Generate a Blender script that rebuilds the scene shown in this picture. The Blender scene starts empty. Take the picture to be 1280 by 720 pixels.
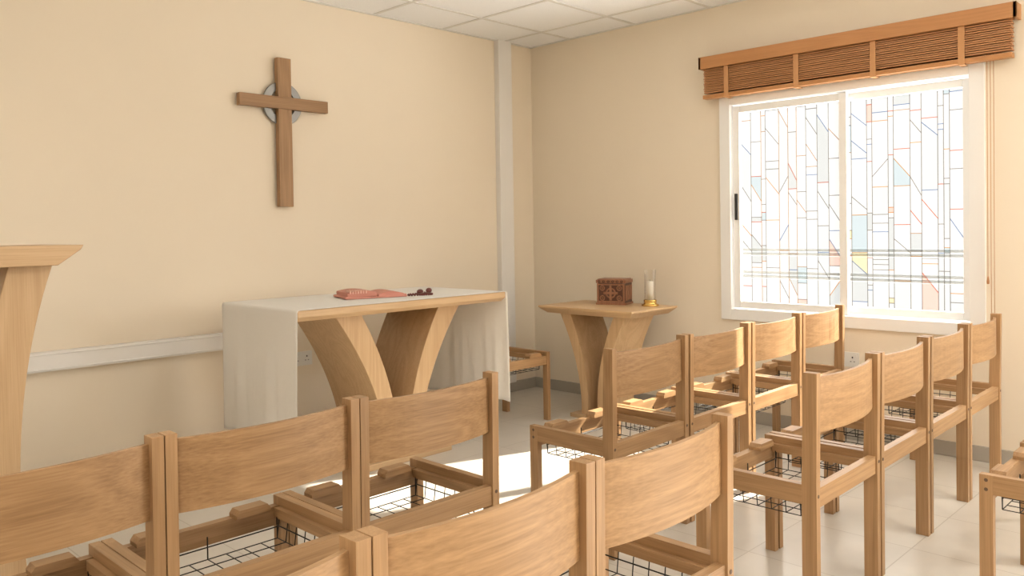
import bpy, math, random
from mathutils import Vector, Matrix
random.seed(7)
SC=bpy.context.scene
COL=SC.collection

# ------------------------------------------------------------------ materials
def new_mat(name):
    m=bpy.data.materials.new(name); m.use_nodes=True
    nt=m.node_tree; b=nt.nodes["Principled BSDF"]
    return m,nt,b
def plain(name,col,rough=.5,metal=0.,bump=0.,bscale=200,var=0.0,vscale=3.0,spec=None):
    m,nt,b=new_mat(name)
    b.inputs["Roughness"].default_value=rough; b.inputs["Metallic"].default_value=metal
    if spec is not None: b.inputs["Specular IOR Level"].default_value=spec
    b.inputs["Base Color"].default_value=(*col,1)
    tc=nt.nodes.new("ShaderNodeTexCoord")
    if var>0:
        n=nt.nodes.new("ShaderNodeTexNoise"); n.inputs["Scale"].default_value=vscale; n.inputs["Detail"].default_value=4
        nt.links.new(tc.outputs["Object"],n.inputs["Vector"])
        r=nt.nodes.new("ShaderNodeValToRGB")
        r.color_ramp.elements[0].position=.3; r.color_ramp.elements[1].position=.7
        r.color_ramp.elements[0].color=(*[c*(1-var) for c in col],1)
        r.color_ramp.elements[1].color=(*[min(1,c*(1+var)) for c in col],1)
        nt.links.new(n.outputs["Fac"],r.inputs["Fac"]); nt.links.new(r.outputs["Color"],b.inputs["Base Color"])
    if bump>0:
        n=nt.nodes.new("ShaderNodeTexNoise"); n.inputs["Scale"].default_value=bscale; n.inputs["Detail"].default_value=3
        nt.links.new(tc.outputs["Object"],n.inputs["Vector"])
        bp=nt.nodes.new("ShaderNodeBump"); bp.inputs["Strength"].default_value=bump; bp.inputs["Distance"].default_value=.002
        nt.links.new(n.outputs["Fac"],bp.inputs["Height"]); nt.links.new(bp.outputs["Normal"],b.inputs["Normal"])
    return m
def wood(name,axis,light,dark,rough=.42,ring=26,contrast=.5):
    m,nt,b=new_mat(name); L=nt.links
    tc=nt.nodes.new("ShaderNodeTexCoord"); oi=nt.nodes.new("ShaderNodeObjectInfo")
    add=nt.nodes.new("ShaderNodeVectorMath"); add.operation='ADD'
    mul=nt.nodes.new("ShaderNodeVectorMath"); mul.operation='SCALE'; mul.inputs["Scale"].default_value=1.7
    L.new(oi.outputs["Location"],mul.inputs[0]); L.new(tc.outputs["Object"],add.inputs[0]); L.new(mul.outputs[0],add.inputs[1])
    def mapped(s):
        mp=nt.nodes.new("ShaderNodeMapping"); sc=[1,1,1]; sc[axis]=s
        mp.inputs["Scale"].default_value=sc; L.new(add.outputs[0],mp.inputs["Vector"]); return mp
    m1=mapped(.075); n1=nt.nodes.new("ShaderNodeTexNoise"); n1.inputs["Scale"].default_value=7; n1.inputs["Detail"].default_value=1.0
    L.new(m1.outputs[0],n1.inputs["Vector"])
    k=nt.nodes.new("ShaderNodeMath"); k.operation='MULTIPLY'; k.inputs[1].default_value=ring*3.0; L.new(n1.outputs["Fac"],k.inputs[0])
    s=nt.nodes.new("ShaderNodeMath"); s.operation='SINE'; L.new(k.outputs[0],s.inputs[0])
    s2=nt.nodes.new("ShaderNodeMath"); s2.operation='MULTIPLY_ADD'; s2.inputs[1].default_value=.5; s2.inputs[2].default_value=.5; L.new(s.outputs[0],s2.inputs[0])
    m2=mapped(.022); n2=nt.nodes.new("ShaderNodeTexNoise"); n2.inputs["Scale"].default_value=230; n2.inputs["Detail"].default_value=3
    L.new(m2.outputs[0],n2.inputs["Vector"])
    n3=nt.nodes.new("ShaderNodeTexNoise"); n3.inputs["Scale"].default_value=2.2; L.new(m1.outputs[0],n3.inputs["Vector"])
    n3s=nt.nodes.new("ShaderNodeMath"); n3s.operation='MULTIPLY_ADD'; n3s.inputs[1].default_value=.6; n3s.inputs[2].default_value=.2; L.new(n3.outputs["Fac"],n3s.inputs[0])
    a1=nt.nodes.new("ShaderNodeMath"); a1.operation='MULTIPLY_ADD'; a1.inputs[1].default_value=.36*contrast; L.new(s2.outputs[0],a1.inputs[0])
    a2=nt.nodes.new("ShaderNodeMath"); a2.operation='MULTIPLY_ADD'; a2.inputs[1].default_value=1.5*contrast; L.new(n2.outputs["Fac"],a2.inputs[0]); L.new(n3s.outputs[0],a2.inputs[2])
    a3=nt.nodes.new("ShaderNodeMath"); a3.operation='SUBTRACT'; L.new(a2.outputs[0],a3.inputs[0]); a3.inputs[1].default_value=.62*contrast+.17
    L.new(a3.outputs[0],a1.inputs[2])
    r=nt.nodes.new("ShaderNodeValToRGB"); r.color_ramp.elements[0].position=.2; r.color_ramp.elements[1].position=.85
    r.color_ramp.elements[0].color=(*light,1); r.color_ramp.elements[1].color=(*dark,1)
    L.new(a1.outputs[0],r.inputs["Fac"])
    hv=nt.nodes.new("ShaderNodeHueSaturation"); mr=nt.nodes.new("ShaderNodeMapRange")
    mr.inputs["To Min"].default_value=.92; mr.inputs["To Max"].default_value=1.08
    L.new(oi.outputs["Random"],mr.inputs["Value"]); L.new(mr.outputs[0],hv.inputs["Value"]); L.new(r.outputs["Color"],hv.inputs["Color"])
    L.new(hv.outputs["Color"],b.inputs["Base Color"])
    b.inputs["Roughness"].default_value=rough
    bp=nt.nodes.new("ShaderNodeBump"); bp.inputs["Strength"].default_value=.15; bp.inputs["Distance"].default_value=.001
    L.new(n2.outputs["Fac"],bp.inputs["Height"]); L.new(bp.outputs["Normal"],b.inputs["Normal"])
    return m
OAK_L=(.47,.285,.140); OAK_D=(.25,.135,.056)
OAKX=wood("oak_grain_x",0,OAK_L,OAK_D,contrast=.5); OAKY=wood("oak_grain_y",1,OAK_L,OAK_D,contrast=.45); OAKZ=wood("oak_grain_z",2,OAK_L,OAK_D,contrast=.45)
ALT_L=(.64,.445,.255); ALT_D=(.45,.28,.14)
ALX=wood("pale_oak_x",0,ALT_L,ALT_D,.4,contrast=.4); ALY=wood("pale_oak_y",1,ALT_L,ALT_D,.4,contrast=.4); ALZ=wood("pale_oak_z",2,ALT_L,ALT_D,.4,ring=20,contrast=.45)
CR_L=(.40,.235,.115); CR_D=(.23,.125,.055)
CRX=wood("brown_oak_x",0,CR_L,CR_D,.5); CRZ=wood("brown_oak_z",2,CR_L,CR_D,.5)
BLD=wood("blind_wood",1,(.56,.27,.10),(.40,.17,.055),.4,contrast=.35)
BLDD=wood("blind_slat_wood",1,(.54,.26,.11),(.40,.175,.065),.4,contrast=.35)
DKW=wood("dark_wood_recess_shade",2,(.13,.05,.026),(.07,.028,.016),.45)  # recess shade painted into the box colour; plain dark wood on the rosary cross
DKL=wood("lit_relief_wood",2,(.36,.17,.09),(.22,.09,.045),.45)  # paler copy of the box wood, lit tone painted on raised carving
TAPE=plain("blind_tape",(.55,.28,.12),.8)
WALL=plain("cream_wall_paint",(.84,.745,.605),.75,bump=.12,bscale=90,var=.012,vscale=1.5,spec=.25)
WHITE=plain("white_upvc",(.88,.88,.87),.3)
TRUNK=plain("trunking_white",(.82,.80,.77),.35)
SKIRT=plain("skirting_grey",(.42,.385,.33),.5)
METAL=plain("brushed_steel",(.28,.28,.275),.4,1.0,bump=.1,bscale=60)
RAILM=plain("painted_rail",(.06,.07,.08),.5)
WIRE=plain("black_wire",(.02,.018,.016),.4,.6)
BRASS=plain("brass",(.75,.5,.16),.22,1.0)
WAX=plain("candle_wax",(.9,.86,.76),.5)
BLACK=plain("black_plastic",(.02,.02,.02),.4)
PLAST=plain("white_plastic",(.8,.79,.75),.35)
SALMON=plain("salmon_leather",(.56,.235,.18),.55,bump=.3,bscale=250,var=.08,vscale=12)
SALMON2=plain("salmon_pages",(.76,.47,.38),.6,var=.1,vscale=60)
DKRED=plain("dark_red_beads",(.13,.025,.02),.35)
SCREW=plain("dark_screw",(.12,.07,.04),.5)
TGRID=plain("ceiling_grid_white",(.74,.73,.70),.5)

def ceiling_mat():
    m,nt,b=new_mat("ceiling_tile"); L=nt.links
    tc=nt.nodes.new("ShaderNodeTexCoord")
    n=nt.nodes.new("ShaderNodeTexNoise"); n.inputs["Scale"].default_value=150; n.inputs["Detail"].default_value=4
    L.new(tc.outputs["Object"],n.inputs["Vector"])
    r=nt.nodes.new("ShaderNodeValToRGB"); r.color_ramp.elements[0].position=.3; r.color_ramp.elements[1].position=.6
    r.color_ramp.elements[0].color=(.88,.89,.90,1); r.color_ramp.elements[1].color=(.95,.96,.97,1)
    L.new(n.outputs["Fac"],r.inputs["Fac"]); L.new(r.outputs["Color"],b.inputs["Base Color"])
    b.inputs["Roughness"].default_value=.9
    return m
CEIL=ceiling_mat()
def floor_mat():
    m,nt,b=new_mat("floor_tiles"); L=nt.links
    tc=nt.nodes.new("ShaderNodeTexCoord"); mp=nt.nodes.new("ShaderNodeMapping")
    mp.inputs["Location"].default_value=(.12,.2,0); L.new(tc.outputs["Object"],mp.inputs["Vector"])
    br=nt.nodes.new("ShaderNodeTexBrick"); br.offset=0; br.squash=1
    br.inputs["Scale"].default_value=1; br.inputs["Brick Width"].default_value=.45; br.inputs["Row Height"].default_value=.45
    br.inputs["Mortar Size"].default_value=.0024; br.inputs["Mortar Smooth"].default_value=.2
    br.inputs["Color1"].default_value=(.68,.635,.56,1); br.inputs["Color2"].default_value=(.655,.61,.54,1); br.inputs["Mortar"].default_value=(.50,.45,.38,1)
    L.new(mp.outputs[0],br.inputs["Vector"])
    n=nt.nodes.new("ShaderNodeTexNoise"); n.inputs["Scale"].default_value=5; n.inputs["Detail"].default_value=5
    L.new(tc.outputs["Object"],n.inputs["Vector"])
    mx=nt.nodes.new("ShaderNodeMix"); mx.data_type='RGBA'; mx.blend_type='MULTIPLY'; mx.inputs[0].default_value=.22
    L.new(br.outputs["Color"],mx.inputs[6]); L.new(n.outputs["Fac"],mx.inputs[7]); L.new(mx.outputs[2],b.inputs["Base Color"])
    b.inputs["Roughness"].default_value=.28
    bp=nt.nodes.new("ShaderNodeBump"); bp.inputs["Strength"].default_value=.3; bp.inputs["Distance"].default_value=.001; bp.invert=True
    L.new(br.outputs["Fac"],bp.inputs["Height"]); L.new(bp.outputs["Normal"],b.inputs["Normal"])
    return m
FLOOR=floor_mat()
def cloth_mat():
    m,nt,b=new_mat("white_linen"); L=nt.links
    b.inputs["Base Color"].default_value=(.96,.94,.90,1); b.inputs["Roughness"].default_value=.85
    out=nt.nodes["Material Output"]
    tr=nt.nodes.new("ShaderNodeBsdfTranslucent"); tr.inputs["Color"].default_value=(.95,.91,.84,1)
    mix=nt.nodes.new("ShaderNodeMixShader"); mix.inputs[0].default_value=.18
    L.new(b.outputs[0],mix.inputs[1]); L.new(tr.outputs[0],mix.inputs[2]); L.new(mix.outputs[0],out.inputs["Surface"])
    tc=nt.nodes.new("ShaderNodeTexCoord"); n=nt.nodes.new("ShaderNodeTexNoise"); n.inputs["Scale"].default_value=14; n.inputs["Detail"].default_value=4
    L.new(tc.outputs["Object"],n.inputs["Vector"])
    bp=nt.nodes.new("ShaderNodeBump"); bp.inputs["Strength"].default_value=.4; bp.inputs["Distance"].default_value=.006
    L.new(n.outputs["Fac"],bp.inputs["Height"]); L.new(bp.outputs["Normal"],b.inputs["Normal"])
    return m
LINEN=cloth_mat()
def trans_mat(name,col):
    m=bpy.data.materials.new(name); m.use_nodes=True; nt=m.node_tree; nt.nodes.clear()
    o=nt.nodes.new("ShaderNodeOutputMaterial"); t=nt.nodes.new("ShaderNodeBsdfTransparent"); t.inputs["Color"].default_value=(*col,1)
    d=nt.nodes.new("ShaderNodeBsdfTranslucent"); d.inputs["Color"].default_value=(*col,1)
    mx=nt.nodes.new("ShaderNodeMixShader"); mx.inputs[0].default_value=.02
    nt.links.new(t.outputs[0],mx.inputs[1]); nt.links.new(d.outputs[0],mx.inputs[2]); nt.links.new(mx.outputs[0],o.inputs["Surface"])
    return m
FILM=[trans_mat("film_clear",(.89,.885,.87)),trans_mat("film_white",(.79,.80,.79)),trans_mat("film_blue",(.64,.72,.75)),
      trans_mat("film_yellow",(.88,.77,.52)),trans_mat("film_pink",(.88,.64,.55)),trans_mat("film_grey",(.71,.72,.71)),trans_mat("film_green",(.67,.78,.69))]
LEAD=[trans_mat("lead_grey",(.38,.35,.33)),trans_mat("lead_tan",(.60,.40,.27)),trans_mat("lead_red",(.70,.24,.16)),trans_mat("lead_blue",(.26,.34,.52)),trans_mat("lead_orange",(.75,.42,.2))]
def glass_mat():
    m=bpy.data.materials.new("clear_glass"); m.use_nodes=True; nt=m.node_tree; nt.nodes.clear()
    o=nt.nodes.new("ShaderNodeOutputMaterial"); t=nt.nodes.new("ShaderNodeBsdfTransparent"); t.inputs["Color"].default_value=(.97,.97,.96,1)
    g=nt.nodes.new("ShaderNodeBsdfGlossy"); g.inputs["Roughness"].default_value=.03
    lw=nt.nodes.new("ShaderNodeLayerWeight"); lw.inputs["Blend"].default_value=.35
    mx=nt.nodes.new("ShaderNodeMixShader"); nt.links.new(lw.outputs["Facing"],mx.inputs[0])
    nt.links.new(t.outputs[0],mx.inputs[1]); nt.links.new(g.outputs[0],mx.inputs[2]); nt.links.new(mx.outputs[0],o.inputs["Surface"])
    return m
GLASS=glass_mat()

# ------------------------------------------------------------------ mesh builder
class MB:
    def __init__(s): s.v=[]; s.f=[]; s.m=[]; s.mats=[]; s.sm=[]
    def mi(s,mat):
        if mat not in s.mats: s.mats.append(mat)
        return s.mats.index(mat)
    def raw(s,vs,fs,mat,smooth=False):
        o=len(s.v); s.v+= [tuple(v) for v in vs]; k=s.mi(mat)
        for f in fs: s.f.append([o+i for i in f]); s.m.append(k); s.sm.append(smooth)
    def box(s,x0,x1,y0,y1,z0,z1,mat,M=None):
        vs=[Vector((x,y,z)) for x in (x0,x1) for y in (y0,y1) for z in (z0,z1)]
        if M is not None: vs=[M@v for v in vs]
        s.raw(vs,[(0,1,3,2),(4,6,7,5),(0,4,5,1),(2,3,7,6),(0,2,6,4),(1,5,7,3)],mat)
    def prism(s,poly,axis,a0,a1,mat,smooth=False):
        n=len(poly)
        def P(p,a):
            if axis==0: return (a,p[0],p[1])
            if axis==1: return (p[0],a,p[1])
            return (p[0],p[1],a)
        vs=[P(p,a0) for p in poly]+[P(p,a1) for p in poly]
        fs=[(i,(i+1)%n,n+(i+1)%n,n+i) for i in range(n)]
        s.raw(vs,fs,mat,smooth); o=len(s.v)-2*n; k=s.mi(mat)
        s.f.append([o+i for i in range(n)][::-1]); s.m.append(k); s.sm.append(False)
        s.f.append([o+n+i for i in range(n)]); s.m.append(k); s.sm.append(False)
    def strip(s,inner,outer,axis,a0,a1,mat):
        n=len(inner)
        def P(p,a):
            if axis==0: return (a,p[0],p[1])
            if axis==1: return (p[0],a,p[1])
            return (p[0],p[1],a)
        vs=[]
        for a in (a0,a1):
            vs+=[P(p,a) for p in inner]; vs+=[P(p,a) for p in outer]
        I0,O0,I1,O1=0,n,2*n,3*n
        caps=[];sides=[]
        for i in range(n-1):
            caps.append((I0+i,I0+i+1,O0+i+1,O0+i)); caps.append((I1+i,O1+i,O1+i+1,I1+i+1))
            sides.append((I0+i,I1+i,I1+i+1,I0+i+1)); sides.append((O0+i,O0+i+1,O1+i+1,O1+i))
        caps.append((I0,O0,O1,I1)); caps.append((I0+n-1,I1+n-1,O1+n-1,O0+n-1))
        s.raw(vs,caps+sides,mat,False)
    def cyl(s,c,r,h,mat,seg=24,r2=None,axis=2,smooth=True):
        if r2 is None: r2=r
        vs=[]
        for rr,a in ((r,0),(r2,h)):
            for i in range(seg):
                t=2*math.pi*i/seg; u,w=rr*math.cos(t),rr*math.sin(t)
                p={2:(u,w,a),0:(a,u,w),1:(w,a,u)}[axis]
                vs.append((c[0]+p[0],c[1]+p[1],c[2]+p[2]))
        s.raw(vs,[(i,(i+1)%seg,seg+(i+1)%seg,seg+i) for i in range(seg)],mat,smooth)
        o=len(s.v)-2*seg; k=s.mi(mat)
        s.f.append([o+i for i in range(seg)][::-1]); s.m.append(k); s.sm.append(False)
        s.f.append([o+seg+i for i in range(seg)]); s.m.append(k); s.sm.append(False)
    def lathe(s,c,prof,mat,seg=32):
        vs=[]; n=len(prof)
        for r,z in prof:
            for i in range(seg):
                t=2*math.pi*i/seg; vs.append((c[0]+r*math.cos(t),c[1]+r*math.sin(t),c[2]+z))
        fs=[(j*seg+i,j*seg+(i+1)%seg,(j+1)*seg+(i+1)%seg,(j+1)*seg+i) for j in range(n-1) for i in range(seg)]
        s.raw(vs,fs,mat,True)
    def wire(s,p,q,r,mat,seg=5):
        p=Vector(p); q=Vector(q); d=(q-p); Q=d.to_track_quat('Z','Y').to_matrix()
        vs=[]
        for c in (p,q):
            for i in range(seg):
                t=2*math.pi*i/seg; vs.append(c+Q@Vector((r*math.cos(t),r*math.sin(t),0)))
        s.raw(vs,[(i,(i+1)%seg,seg+(i+1)%seg,seg+i) for i in range(seg)]+[tuple(range(seg))[::-1],tuple(range(seg,2*seg))],mat,True)
    def sphere(s,c,r,mat,seg=12,rings=8,sc=(1,1,1)):
        vs=[];fs=[]
        for j in range(rings+1):
            ph=math.pi*j/rings
            for i in range(seg):
                t=2*math.pi*i/seg
                vs.append((c[0]+r*sc[0]*math.sin(ph)*math.cos(t),c[1]+r*sc[1]*math.sin(ph)*math.sin(t),c[2]+r*sc[2]*math.cos(ph)))
        fs=[(j*seg+i,(j+1)*seg+i,(j+1)*seg+(i+1)%seg,j*seg+(i+1)%seg) for j in range(rings) for i in range(seg)]
        s.raw(vs,fs,mat,True)
    def mesh(s,name):
        me=bpy.data.meshes.new(name); me.from_pydata(s.v,[],s.f)
        for m in s.mats: me.materials.append(m)
        me.polygons.foreach_set("material_index",s.m); me.polygons.foreach_set("use_smooth",s.sm); me.update()
        import bmesh
        bm=bmesh.new(); bm.from_mesh(me); bmesh.ops.recalc_face_normals(bm,faces=bm.faces); bm.to_mesh(me); bm.free()
        return me
    def obj(s,name,loc=(0,0,0),rot=0,bevel=0,parent=None):
        o=bpy.data.objects.new(name,s.mesh(name)); COL.objects.link(o); o.location=loc; o.rotation_euler=(0,0,rot)
        if bevel: add_bevel(o,bevel)
        if parent: o.parent=parent
        return o
def add_bevel(o,w,seg=2):
    b=o.modifiers.new("bevel","BEVEL"); b.width=w; b.segments=seg; b.limit_method='ANGLE'; b.angle_limit=math.radians(40)

# ------------------------------------------------------------------ room
XL=-6.6; YB=-6.8; H=2.7; T=.16
def simple(name,boxes,mat,bevel=0):
    b=MB()
    for q in boxes: b.box(*q,mat)
    return b.obj(name,bevel=bevel)
simple("floor",[(XL-T,T,YB-T,T,-.1,0)],FLOOR)
simple("ceiling",[(XL-T,T,YB-T,T,H+.0,H+.1)],CEIL)
simple("wall_back",[(XL-T,T,0,T,0,H)],WALL)
simple("wall_left",[(XL-T,XL,YB,0,0,H)],WALL)
simple("wall_front",[(XL-T,T,YB-T,YB,0,H)],WALL)
W1=(-3.19,-1.73,.70,2.06); W2=(-6.6,-5.0,.70,2.06)
simple("wall_right",[(0,T,W1[1],0,0,H),(0,T,W2[1],W1[0],0,H),(0,T,YB,W2[0],0,H),
    (0,T,W1[0],W1[1],0,W1[2]),(0,T,W1[0],W1[1],W1[3],H),(0,T,W2[0],W2[1],0,W2[2]),(0,T,W2[0],W2[1],W2[3],H)],WALL)
b=MB(); GX,GY=-.33,-.42
x=GX
while x>XL: b.box(x-.012,x+.012,YB,0,H-.004,H+.001,TGRID); x-=.6
y=GY
while y>YB: b.box(XL,0,y-.012,y+.012,H-.0045,H+.001,TGRID); y-=.6
b.box(XL,0,-.022,0,H-.006,H+.001,TGRID); b.box(-.022,0,YB,0,H-.006,H+.001,TGRID)
b.obj("trim_ceiling_grid")
simple("baseboard_right",[(-.014,0,YB,-.014,0,.08)],SKIRT,.003)
simple("baseboard_back",[(XL,0,-.014,0,0,.08)],SKIRT,.003)
simple("trim_trunking_vertical",[(-.41,-.27,-.05,0,.08,H)],TRUNK,.004)
b=MB(); b.box(-5.6,-2.35,-.05,0,.605,.70,TRUNK); b.box(-5.6,-2.35,-.055,-.049,.612,.620,TRUNK); b.box(-5.6,-2.35,-.055,-.049,.685,.693,TRUNK)
b.obj("trim_trunking_horizontal",bevel=.004)

# ------------------------------------------------------------------ windows
def window(name,W):
    y0,y1,z0,z1=W; b=MB()
    a=.045
    for q in ((y0-a,y0+.03,z0-a,z1+a),(y1-.03,y1+a,z0-a,z1+a)): b.box(-.018,.12,q[0],q[1],q[2],q[3],WHITE)
    b.box(-.018,.12,y0+.03,y1-.03,z0-a,z0+.025,WHITE); b.box(-.018,.12,y0+.03,y1-.03,z1-.02,z1+a,WHITE)
    ym=(y0+y1)/2-.01
    fw=.045
    for (s0,s1,xo) in ((ym-.033,y1-.035,.0),(y0+.035,ym+.033,.045)):
        x0,x1=xo+.012,xo+.047
        b.box(x0,x1,s0,s0+fw,z0+.03,z1-.025,WHITE); b.box(x0,x1,s1-fw,s1,z0+.03,z1-.025,WHITE)
        b.box(x0,x1,s0+fw,s1-fw,z0+.03,z0+.03+fw,WHITE); b.box(x0,x1,s0+fw,s1-fw,z1-.025-fw,z1-.025,WHITE)
    b.box(.0,.014,y1-.035-.032,y1-.035-.014,1.30,1.47,BLACK)
    return b.obj(name,bevel=.003)
win=window("window_1",W1)
fill_win=window("added_fill_window",W2)  # unseen window added to bring fill light into the room

def film(y0,y1,z0,z1,x,name):
    cells=MB(); leads=MB()
    def quad(p,mat): cells.raw([(x,q[0],q[1]) for q in p],[(0,1,2,3)],mat)
    def line(p,q,w,mat):
        p=Vector(p);q=Vector(q);d=(q-p).normalized();n=Vector((-d.y,d.x))*w/2
        leads.raw([(x-.001,*(p+n)),(x-.001,*(q+n)),(x-.001,*(q-n)),(x-.001,*(p-n))],[(0,1,2,3)],mat)
    y=y0; LW=.005
    while y<y1-.001:
        w=random.choice([.03,.055,.07,.085,.09,.06]); ye=min(y+w,y1)
        if y1-ye<.02: ye=y1
        z=z0; skew0=0
        if ye<y1-.001: line((ye,z0),(ye,z1),LW,random.choice([LEAD[0],LEAD[1],LEAD[0]]))
        while z<z1-.001:
            h=random.choice([.03,.05,.10,.16,.22,.30]); zn=min(z+h,z1)
            sk=0 if (random.random()<.45 or zn>=z1-.12) else random.choice([-.10,.08,.11])
            if ye-y<.05: sk=0
            if zn+sk>=z1 or zn+min(0,sk)<=z+max(0,skew0)+.01: sk=0
            if zn<=z+skew0+.01: zn=min(z+skew0+.05,z1)
            r=random.random()
            mat=FILM[0] if r<.60 else FILM[1] if r<.79 else FILM[5] if r<.86 else FILM[2] if r<.90 else FILM[3] if r<.94 else FILM[4] if r<.985 else FILM[6]
            if mat in FILM[3:5]+FILM[6:] and h>.1: mat=FILM[0]
            quad([(y,z),(ye,z+skew0),(ye,zn+sk),(y,zn)],mat)
            if zn<z1-.001: line((y,zn),(ye,zn+sk),LW,random.choice(LEAD if random.random()<.65 else LEAD[:1]))
            z=zn; skew0=sk
        y=ye
    o=cells.obj(name,parent=win); leads.obj("lead_lines",parent=o); return o
ym=(W1[0]+W1[1])/2-.01
f1=film(ym+.012,W1[1]-.08,W1[2]+.075,W1[3]-.07,.03,"patterned_film_a")
f2=film(W1[0]+.08,ym-.012,W1[2]+.075,W1[3]-.07,.075,"patterned_film_b")

b=MB()
for z in (1.085,1.053,.92,.888): b.cyl((.75,-5.5,z),.012,6.,RAILM,8,axis=1)
for y in (-5,-3.9,-1.0): b.box(.73,.77,y-.02,y+.02,-.1,1.1,RAILM)
b.obj("balcony_railing")
simple("balcony_floor",[(T,1.0,YB,1,-.15,-.1)],plain("concrete",(.6,.58,.54),.9,var=.1))

# ------------------------------------------------------------------ blind
b=MB()
b.box(-.10,-.085,-3.40,-1.585,2.285,2.362,BLD); b.box(-.10,0,-1.60,-1.585,2.285,2.362,BLD); b.box(-.10,0,-3.40,-3.385,2.285,2.362,BLD)
b.box(-.085,-.02,-3.38,-1.605,2.32,2.355,BLD)
n=15
for i in range(n):
    z=2.288-i*.0112
    b.box(-.080+.003*(i%3),-.028,-3.375+.004*(i%2),-1.61,z-.0036,z+.0036,BLDD)
b.box(-.082,-.026,-3.375,-1.605,2.092,2.116,BLD)
for y in (-1.776,-2.242,-2.693,-3.145):
    b.box(-.085,-.0835,y-.016,y+.016,2.085,2.30,TAPE); b.box(-.083,-.02,y-.016,y+.016,2.085,2.0865,TAPE)
vb=b.obj("venetian_blind",bevel=.0010)
b=MB()
for i,(y,z) in enumerate(((-3.255,.98),(-3.27,.62),(-3.285,.55))):
    b.wire((-.045,y,2.30),(-.045,y,z),.0016,TAPE); b.lathe((-.045,y,z-.04),[(0,0),(.006,.002),(.007,.015),(.003,.04),(0,.042)],BLDD,10)
b.obj("pull_cord",parent=vb)

# ------------------------------------------------------------------ sockets
def socket(name,loc,rot):
    b=MB(); b.box(-.073,.073,-.009,0,-.043,.043,PLAST)
    for cx in (-.036,.036):
        b.box(cx-.004,cx+.004,-.0096,-.0085,.008,.018,BLACK)
        b.box(cx-.014,cx-.006,-.0096,-.0085,-.013,-.009,BLACK); b.box(cx+.006,cx+.014,-.0096,-.0085,-.013,-.009,BLACK)
        b.box(cx-.006+.02,cx+.005+.02,-.012,-.0085,.016,.034,PLAST)
    b.obj(name,loc,rot,.002)
socket("power_socket",(0,-2.5,.47),-math.pi/2)
socket("power_socket",(-2.12,0,.487),0)

# ------------------------------------------------------------------ cross
b=MB()
b.box(-.045,.045,-.055,-.015,-.62,.27,CRZ)
b.box(-.295,.295,-.062,-.022,-.036,.036,CRX)
seg=48; ro,ri=.130,.084; vs=[]
for r,yy in ((ro,-.012),(ro,-.03),(ri,-.03),(ri,-.012)):
    for i in range(seg):
        t=2*math.pi*i/seg; vs.append((r*math.cos(t),yy,r*math.sin(t)))
fs=[(j*seg+i,j*seg+(i+1)%seg,((j+1)%4)*seg+(i+1)%seg,((j+1)%4)*seg+i) for j in range(4) for i in range(seg)]
b.raw(vs,fs,METAL)
b.box(-.02,.02,-.016,0,-.1,.1,METAL)
b.obj("wall_cross",(-2.225,0,2.04),0,.003)

# ------------------------------------------------------------------ chairs
def chair_mesh():
    b=MB(); w=.268; pw=.028
    for s in (-1,1):
        xo=s*w; xi=s*(w-pw); x0,x1=min(xo,xi),max(xo,xi)
        poly=[(-.022,0),(.026,0),(.026,.46),(.018,.805),(-.026,.805),(-.022,.46)]
        b.prism(poly,0,x0,x1,OAKZ)
        b.box(x0,x1,.365,.405,0,.452,OAKZ)           # front leg
        b.box(x0,x1,.026,.365,.390,.452,OAKY)         # side rail
        xr0,xr1=(xi,xi-s*.020); a,c=min(xr0,xr1),max(xr0,xr1)
        b.box(a,c,.03,.365,.395,.425,OAKY)            # inner seat batten
        bx=s*(w-.125); 
        b.prism([(bx-.055,.437),(bx-.045,.450),(bx+.045,.450),(bx+.055,.437),(bx+.055,.425),(bx-.055,.425)],1,.345,.392,OAKX)
        for zz in (.405,.435):
            b.cyl((xo-(.0006 if s>0 else .0),.385,zz),.006,.0012*s,SCREW,10,axis=0)
        b.cyl((s*(w-.014),-.0235,.42),.006,.002,SCREW,10,axis=1)
    b.box(-w+pw,w-pw,.370,.398,.368,.426,OAKX)       # front rail
    b.box(-w+pw,w-pw,-.016,.012,.378,.440,OAKX)      # rear rail
    n=16; th=.013
    inner=[];outer=[]
    X=w-pw
    for i in range(n+1):
        t=-1+2*i/n; yb=-.012-.034*(1-t*t)+.018
        inner.append((t*X,yb)); outer.append((t*X,yb-th))
    b.strip(inner,outer,2,.612,.788,OAKX)
    zr=.335; y0,y1=.05,.35; x0,x1=-.22,.22
    for i in range(9):
        x=x0+(x1-x0)*i/8; b.wire((x,y0,zr),(x,y1,zr),.0018,WIRE)
        if i in (0,8,4): 
            b.wire((x,y0,zr),(x,y0,.40),.0022,WIRE); b.wire((x,y1,zr),(x,y1,.40),.0022,WIRE)
    for i in range(7):
        y=y0+(y1-y0)*i/6; b.wire((x0,y,zr),(x1,y,zr),.0018,WIRE)
        b.wire((x0,y,zr),(x0-.008,y,.395),.0018,WIRE); b.wire((x1,y,zr),(x1+.008,y,.395),.0018,WIRE)
    for x in (x0,x1):
        b.wire((x,y0,.375),(x,y1,.375),.0022,WIRE)
    b.wire((x0,y1,.37),(x1,y1,.37),.0022,WIRE); b.wire((x0,y0,.37),(x1,y0,.37),.0022,WIRE)
    return b.mesh("chapel_chair")
CM=chair_mesh()
def chair(x,y,rot=0):
    o=bpy.data.objects.new("chapel_chair",CM); COL.objects.link(o); o.location=(x,y,0); o.rotation_euler=(0,0,rot); add_bevel(o,.0025,2)
P=.547
for i in range(4): chair(-2.345+P*(i+.5),-2.545+.004*i,math.radians(.6))
for i in range(4): chair(-2.362+P*(i+.5),-3.345+.006*i,math.radians(.7))
for i in range(2): chair(-1.88+P*(i+.5),-4.10)
for i in range(4): chair(-2.955-.539*(i+.5),-2.56)
for i in range(3): chair(-3.005-.539*(i+.5),-3.43)
chair(-1.045,-.45,math.pi)

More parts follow.
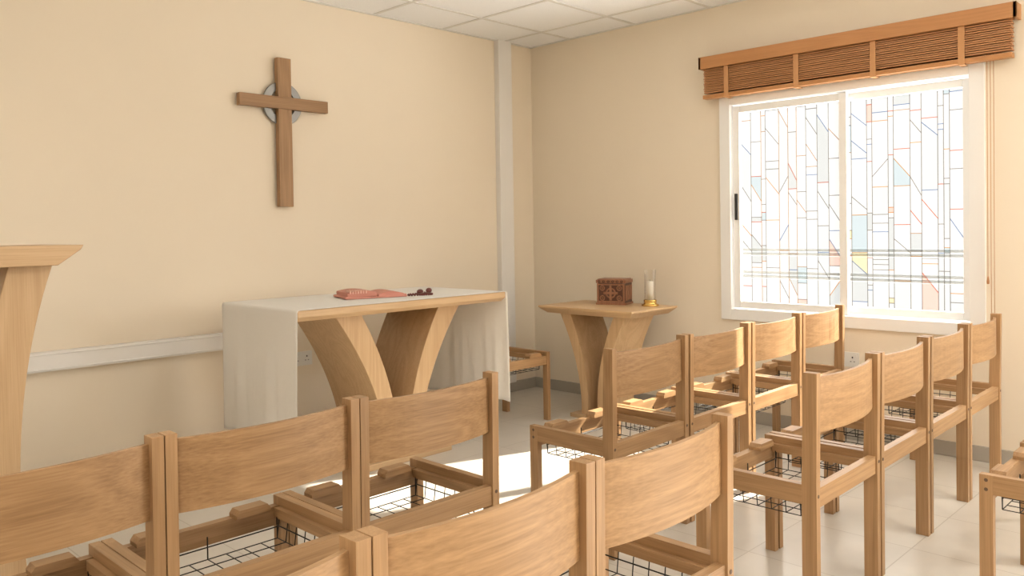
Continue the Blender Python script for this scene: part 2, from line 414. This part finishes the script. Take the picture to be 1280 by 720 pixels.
# ------------------------------------------------------------------ altar & tables (")(" slabs)
def flare_slabs(b,cx,axis,d0,d1,ht,half_top,half_bot,th,mat,power=2.1,n=22,foot=0.,th2=0.):
    for s in (-1,1):
        outer=[];inner=[]
        for i in range(n+1):
            z=ht*i/n; u=z/ht
            r=half_bot+(half_top-half_bot)*u**power+foot*(1-u)**4
            slope=((half_top-half_bot)*power*u**(power-1))/ht
            tk=(th+th2*u)*math.sqrt(1+slope*slope)
            outer.append((cx+s*r,z)); inner.append((cx+s*max(r-tk,.003),z))
        b.strip(inner,outer,axis,d0,d1,mat)
b=MB(); cx=-2.035
b.prism([(-1.035,.893),(-.295,.893),(-.295,.865),(-.33,.838),(-1.0,.838),(-1.035,.86)],0,-2.755,-1.365,ALX)
flare_slabs(b,cx,1,-.90,-.46,.838,.43,.105,.07,ALZ,1.9,th2=.06)
b.box(cx-.33,cx+.33,-.92,-.44,0,.035,ALX)
b.obj("altar_table",bevel=.003)
def altar_cloth():
    nx=14; ny=40; nz=26
    x0,x1=-2.762,-1.358; zt=.8955
    vs=[];path=[]
    zb=.235
    for i in range(nz): path.append((x0,zb+(zt-.012-zb)*i/(nz-1),-1,1-i/(nz-1)))
    path.append((x0+.004,zt-.003,-1,0)); path.append((x0+.014,zt,0,0))
    for i in range(1,nx): path.append((x0+.014+(x1-x0-.028)*i/nx,zt+.0005,0,0))
    path.append((x1-.014,zt,0,0)); path.append((x1-.004,zt-.003,1,0))
    for i in range(nz): path.append((x1,zt-.012-(zt-.012-zb)*i/(nz-1),1,i/(nz-1)))
    for (px,pz,sd,dr) in path:
        for j in range(ny+1):
            t=j/ny; y=-1.043+.756*t
            rip=(.008*math.sin(t*17+1.3)+.005*math.sin(t*31+px))*min(1,dr*1.6)+ .008*dr
            zz=pz
            if dr>0: zz=pz+.012*math.sin(t*5)*dr
            vs.append((px+sd*abs(rip) if sd else px,y,zz))
    m=ny+1
    fs=[(i*m+j,i*m+j+1,(i+1)*m+j+1,(i+1)*m+j) for i in range(len(path)-1) for j in range(ny)]
    b=MB(); b.raw(vs,fs,LINEN,True); o=b.obj("altar_cloth")
    s=o.modifiers.new("thick","SOLIDIFY"); s.thickness=.0015; s.offset=1
    return o
altar_cloth()

b=MB()
xa,xb,ya,yb=-.68,-.17,-1.45,-.665
def taper_top(b,xa,xb,ya,yb,z0,z1,ins,mat):
    vs=[(xa+ins,ya+ins,z0),(xb-ins,ya+ins,z0),(xb-ins,yb-ins,z0),(xa+ins,yb-ins,z0),
        (xa,ya,z1-.012),(xb,ya,z1-.012),(xb,yb,z1-.012),(xa,yb,z1-.012),
        (xa,ya,z1),(xb,ya,z1),(xb,yb,z1),(xa,yb,z1)]
    fs=[(0,1,2,3),(8,11,10,9)]
    for k in (0,4):
        for i in range(4): fs.append((k+i,k+(i+1)%4,k+4+(i+1)%4,k+4+i))
    b.raw(vs,fs,mat)
taper_top(b,xa,xb,ya,yb,.69,.74,.045,ALY)
flare_slabs(b,(ya+yb)/2,0,xa+.09,xb-.09,.692,.275,.085,.05,ALZ,2.0,foot=.01,th2=.03)
b.box(xa+.06,xb-.06,(ya+yb)/2-.17,(ya+yb)/2+.17,0,.025,ALY)
b.obj("side_table",bevel=.0025)

b=MB(); lx=-4.19
b.prism([(lx-.40,1.235),(lx+.395,1.235),(lx+.385,1.218),(lx+.31,1.165),(lx-.31,1.165),(lx-.40,1.218)],1,-1.36,-.90,ALX)
flare_slabs(b,lx,1,-1.30,-.96,1.166,.31,.18,.10,ALZ,3.0,foot=.04,th2=.03)
b.box(lx-.27,lx+.27,-1.34,-.92,0,.035,ALX)
b.obj("lectern",bevel=.003)

# ------------------------------------------------------------------ carved box
b=MB(); hx,hy,hz=.10,.078,.175
b.box(-hx,hx,-hy,hy,.008,hz-.03,DKW); b.box(-hx-.006,hx+.006,-hy-.006,hy+.006,0,.014,DKL)
b.box(-hx-.005,hx+.005,-hy-.005,hy+.005,hz-.028,hz-.006,DKL); b.box(-hx+.004,hx-.004,-hy+.004,hy-.004,hz-.006,hz,DKL)
def ring(b,c,r,w,yy,mat,seg=24):
    vs=[]
    for rr,y in ((r,0),(r,-.007),(r-w,-.007),(r-w,0)):
        for i in range(seg):
            t=2*math.pi*i/seg; vs.append((c[0]+rr*math.cos(t),yy+y,c[1]+rr*math.sin(t)))
    b.raw(vs,[(j*seg+i,j*seg+(i+1)%seg,((j+1)%4)*seg+(i+1)%seg,((j+1)%4)*seg+i) for j in range(4) for i in range(seg)],mat)
for q in ((-hx+.002,-hx+.014,.016,hz-.030),(hx-.014,hx-.002,.016,hz-.030),(-hx+.014,hx-.014,.016,.026),(-hx+.014,hx-.014,hz-.042,hz-.032)):
    b.box(q[0],q[1],-hy-.007,-hy,q[2],q[3],DKL)
zc=.08; b.box(-.008,.008,-hy-.010,-hy,zc-.05,zc+.05,DKL); b.box(-.05,.05,-hy-.010,-hy,zc-.008,zc+.008,DKL)
ring(b,(0,zc),.036,.009,-hy,DKL)
for sx in (-1,1):
    for sz in (-1,1): ring(b,(sx*.060,zc+sz*.034),.019,.007,-hy,DKL,14); b.sphere((sx*.060,-hy,zc+sz*.034),.008,DKL,8,6)
for i in range(6): ring(b,(-hx+.02+i*.032,hz-.017),.009,.004,-hy-.005,DKW,10)
for s in range(4):
    b.box(hx,hx+.005,-hy+.012+s*.036,-hy+.036+s*.036,.03,.13,DKL)
b.obj("carved_wooden_box",(-.30,-1.03,.74),math.radians(19-90+0),.0012)

# ------------------------------------------------------------------ candle holder
b=MB()
b.lathe((0,0,0),[(0,0),(.056,0),(.058,.004),(.056,.010),(.045,.014),(.040,.022),(.043,.030),(.043,.040),(.036,.042),(.036,.034),(0,.034)],BRASS)
b.lathe((0,0,.034),[(.0,.0),(.021,0),(.021,.125),(.018,.130),(0,.127)],WAX)
b.wire((0,0,.16),(0,.002,.175),.0012,BLACK)
b.lathe((0,0,.036),[(.036,0),(.037,.02),(.037,.17),(.040,.205)],GLASS)
b.obj("candle_lamp",(-.28,-1.31,.7405))

# ------------------------------------------------------------------ book & rosary
b=MB(); 
b.prism([(-.172,.002),(-.178,.010),(-.172,.016),(0,.010),(.0,.002)],1,-.115,.115,SALMON)
b.prism([(-.162,.012)]+[(-.162+.158*i/12,.036+.010*math.sin(math.pi*i/12)) for i in range(13)]+[(-.004,.012)],1,-.105,.105,SALMON)
for i in range(7):
    b.box(-.15+i*.014,-.143+i*.014,-.108,-.04,.030,.049,SALMON2)
b.prism([(0,.002),(0,.016),(.08,.026),(.155,.018),(.16,.006),(.155,.002)],1,-.115,.115,SALMON)
b.prism([(.004,.014)]+[(.004+.14*i/12,.022+.012*math.sin(math.pi*i/12)) for i in range(13)]+[(.145,.012)],1,-.105,.105,SALMON)
o=b.obj("open_bible",(-2.08,-.69,.897),math.radians(-18),.003); o.scale=(1.05,1.05,1.0)
b=MB()
n=34
for i in range(n):
    t=2*math.pi*i/n; r=.055+.018*math.sin(3*t)+.01*math.cos(2*t)
    b.sphere((r*1.25*math.cos(t),r*math.sin(t),.007),.0065,DKRED,8,6)
b.sphere((0.09,.0,.02),.017,DKRED,10,8,(1.3,1,.9)); b.sphere((0.02,.02,.018),.018,DKRED,10,8,(1.4,1,.8))
b.box(-.045,.05,-.012,.0,.004,.014,DKW); b.box(.008,.020,-.045,.035,.004,.014,DKW)
b.obj("rosary",(-1.835,-.83,.897),.4,.001)

# ------------------------------------------------------------------ added ceiling panels for fill light (out of view)
EM=bpy.data.materials.new("fill_panel_glow"); EM.use_nodes=True; nt=EM.node_tree; pb=nt.nodes["Principled BSDF"]
pb.inputs["Base Color"].default_value=(.9,.9,.88,1); pb.inputs["Emission Color"].default_value=(1,.93,.82,1); pb.inputs["Emission Strength"].default_value=1.5
def fill_panel(x,y,w):
    b=MB(); b.box(-.3,.3,-.3,.3,-.02,-.006,EM)
    for q in ((-.31,-.295,-.31,.31),(.295,.31,-.31,.31),(-.31,.31,-.31,-.295),(-.31,.31,.295,.31)): b.box(q[0],q[1],q[2],q[3],-.024,-.005,WHITE)
    o=b.obj("added_fill_panel",(x,y,H))
    l=bpy.data.lights.new("fill_panel_light","AREA"); l.size=.56; l.energy=w; l.color=(1,.96,.91)
    lo=bpy.data.objects.new("fill_panel_light",l); COL.objects.link(lo); lo.parent=o; lo.location=(0,0,-.03)
for x,y,w in ((-1.53,-4.92,18),(-5.73,-4.92,36),(-5.73,-2.52,15)): fill_panel(x,y,w)

# ------------------------------------------------------------------ daylight
def area(name,loc,rot,sx,sy,e,col):
    l=bpy.data.lights.new(name,"AREA"); l.shape='RECTANGLE'; l.size=sx; l.size_y=sy; l.energy=e; l.color=col
    o=bpy.data.objects.new(name,l); COL.objects.link(o); o.location=loc; o.rotation_euler=rot; return o
area("fill_window_light",(.1,-5.8,1.38),(0,math.radians(90),0),1.3,1.5,112,(1,.98,.94))  # added fill lamp standing in the unseen second window
s=bpy.data.lights.new("sun","SUN"); s.energy=23; s.angle=math.radians(.8); s.color=(1,.93,.82)
so=bpy.data.objects.new("sun",s); COL.objects.link(so)
d=Vector((-1,.36,-.74)); so.rotation_euler=d.to_track_quat('-Z','Y').to_euler(); so.location=(6,-6,6)
p=bpy.data.lights.new("window_portal","AREA"); p.shape='RECTANGLE'; p.size=1.36; p.size_y=1.46
p.cycles.is_portal=True
po=bpy.data.objects.new("window_portal",p); COL.objects.link(po); po.location=(.14,-2.46,1.38); po.rotation_euler=(0,math.radians(90),0)
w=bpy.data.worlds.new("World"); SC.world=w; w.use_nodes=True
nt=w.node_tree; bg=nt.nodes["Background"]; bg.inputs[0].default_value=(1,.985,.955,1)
# sky and ground boosted to light the ceiling, dimmer band at the horizon
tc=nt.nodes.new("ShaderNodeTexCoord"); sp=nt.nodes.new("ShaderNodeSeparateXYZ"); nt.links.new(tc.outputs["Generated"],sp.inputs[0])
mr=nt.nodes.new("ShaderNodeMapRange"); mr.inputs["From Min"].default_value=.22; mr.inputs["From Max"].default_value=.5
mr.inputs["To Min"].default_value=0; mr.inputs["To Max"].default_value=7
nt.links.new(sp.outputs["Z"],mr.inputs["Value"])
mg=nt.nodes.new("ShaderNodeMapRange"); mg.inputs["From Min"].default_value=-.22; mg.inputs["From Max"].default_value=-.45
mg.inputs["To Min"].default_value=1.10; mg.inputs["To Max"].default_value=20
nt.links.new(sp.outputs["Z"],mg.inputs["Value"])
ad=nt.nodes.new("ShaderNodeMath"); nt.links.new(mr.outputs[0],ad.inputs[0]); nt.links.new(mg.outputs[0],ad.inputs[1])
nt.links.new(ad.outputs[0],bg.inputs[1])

# ------------------------------------------------------------------ camera
cam=bpy.data.cameras.new("Camera"); co=bpy.data.objects.new("Camera",cam); COL.objects.link(co); SC.camera=co
cam.sensor_width=36; cam.lens=36*1028/1280; cam.shift_y=-(360-305)/1280; cam.clip_start=.02
yaw,pitch,roll=math.radians(45.56),math.radians(-1.08),math.radians(-.91)
F=Vector((math.sin(yaw)*math.cos(pitch),math.cos(yaw)*math.cos(pitch),math.sin(pitch)))
R=Vector((math.cos(yaw),-math.sin(yaw),0)); U=R.cross(F)
R2=R*math.cos(roll)+U*math.sin(roll); U2=-R*math.sin(roll)+U*math.cos(roll)
M=Matrix((( R2.x,U2.x,-F.x,-4.812),(R2.y,U2.y,-F.y,-4.477),(R2.z,U2.z,-F.z,1.268),(0,0,0,1)))
co.matrix_world=M
SC.view_settings.view_transform='Standard'; SC.view_settings.look='None'; SC.view_settings.exposure=0
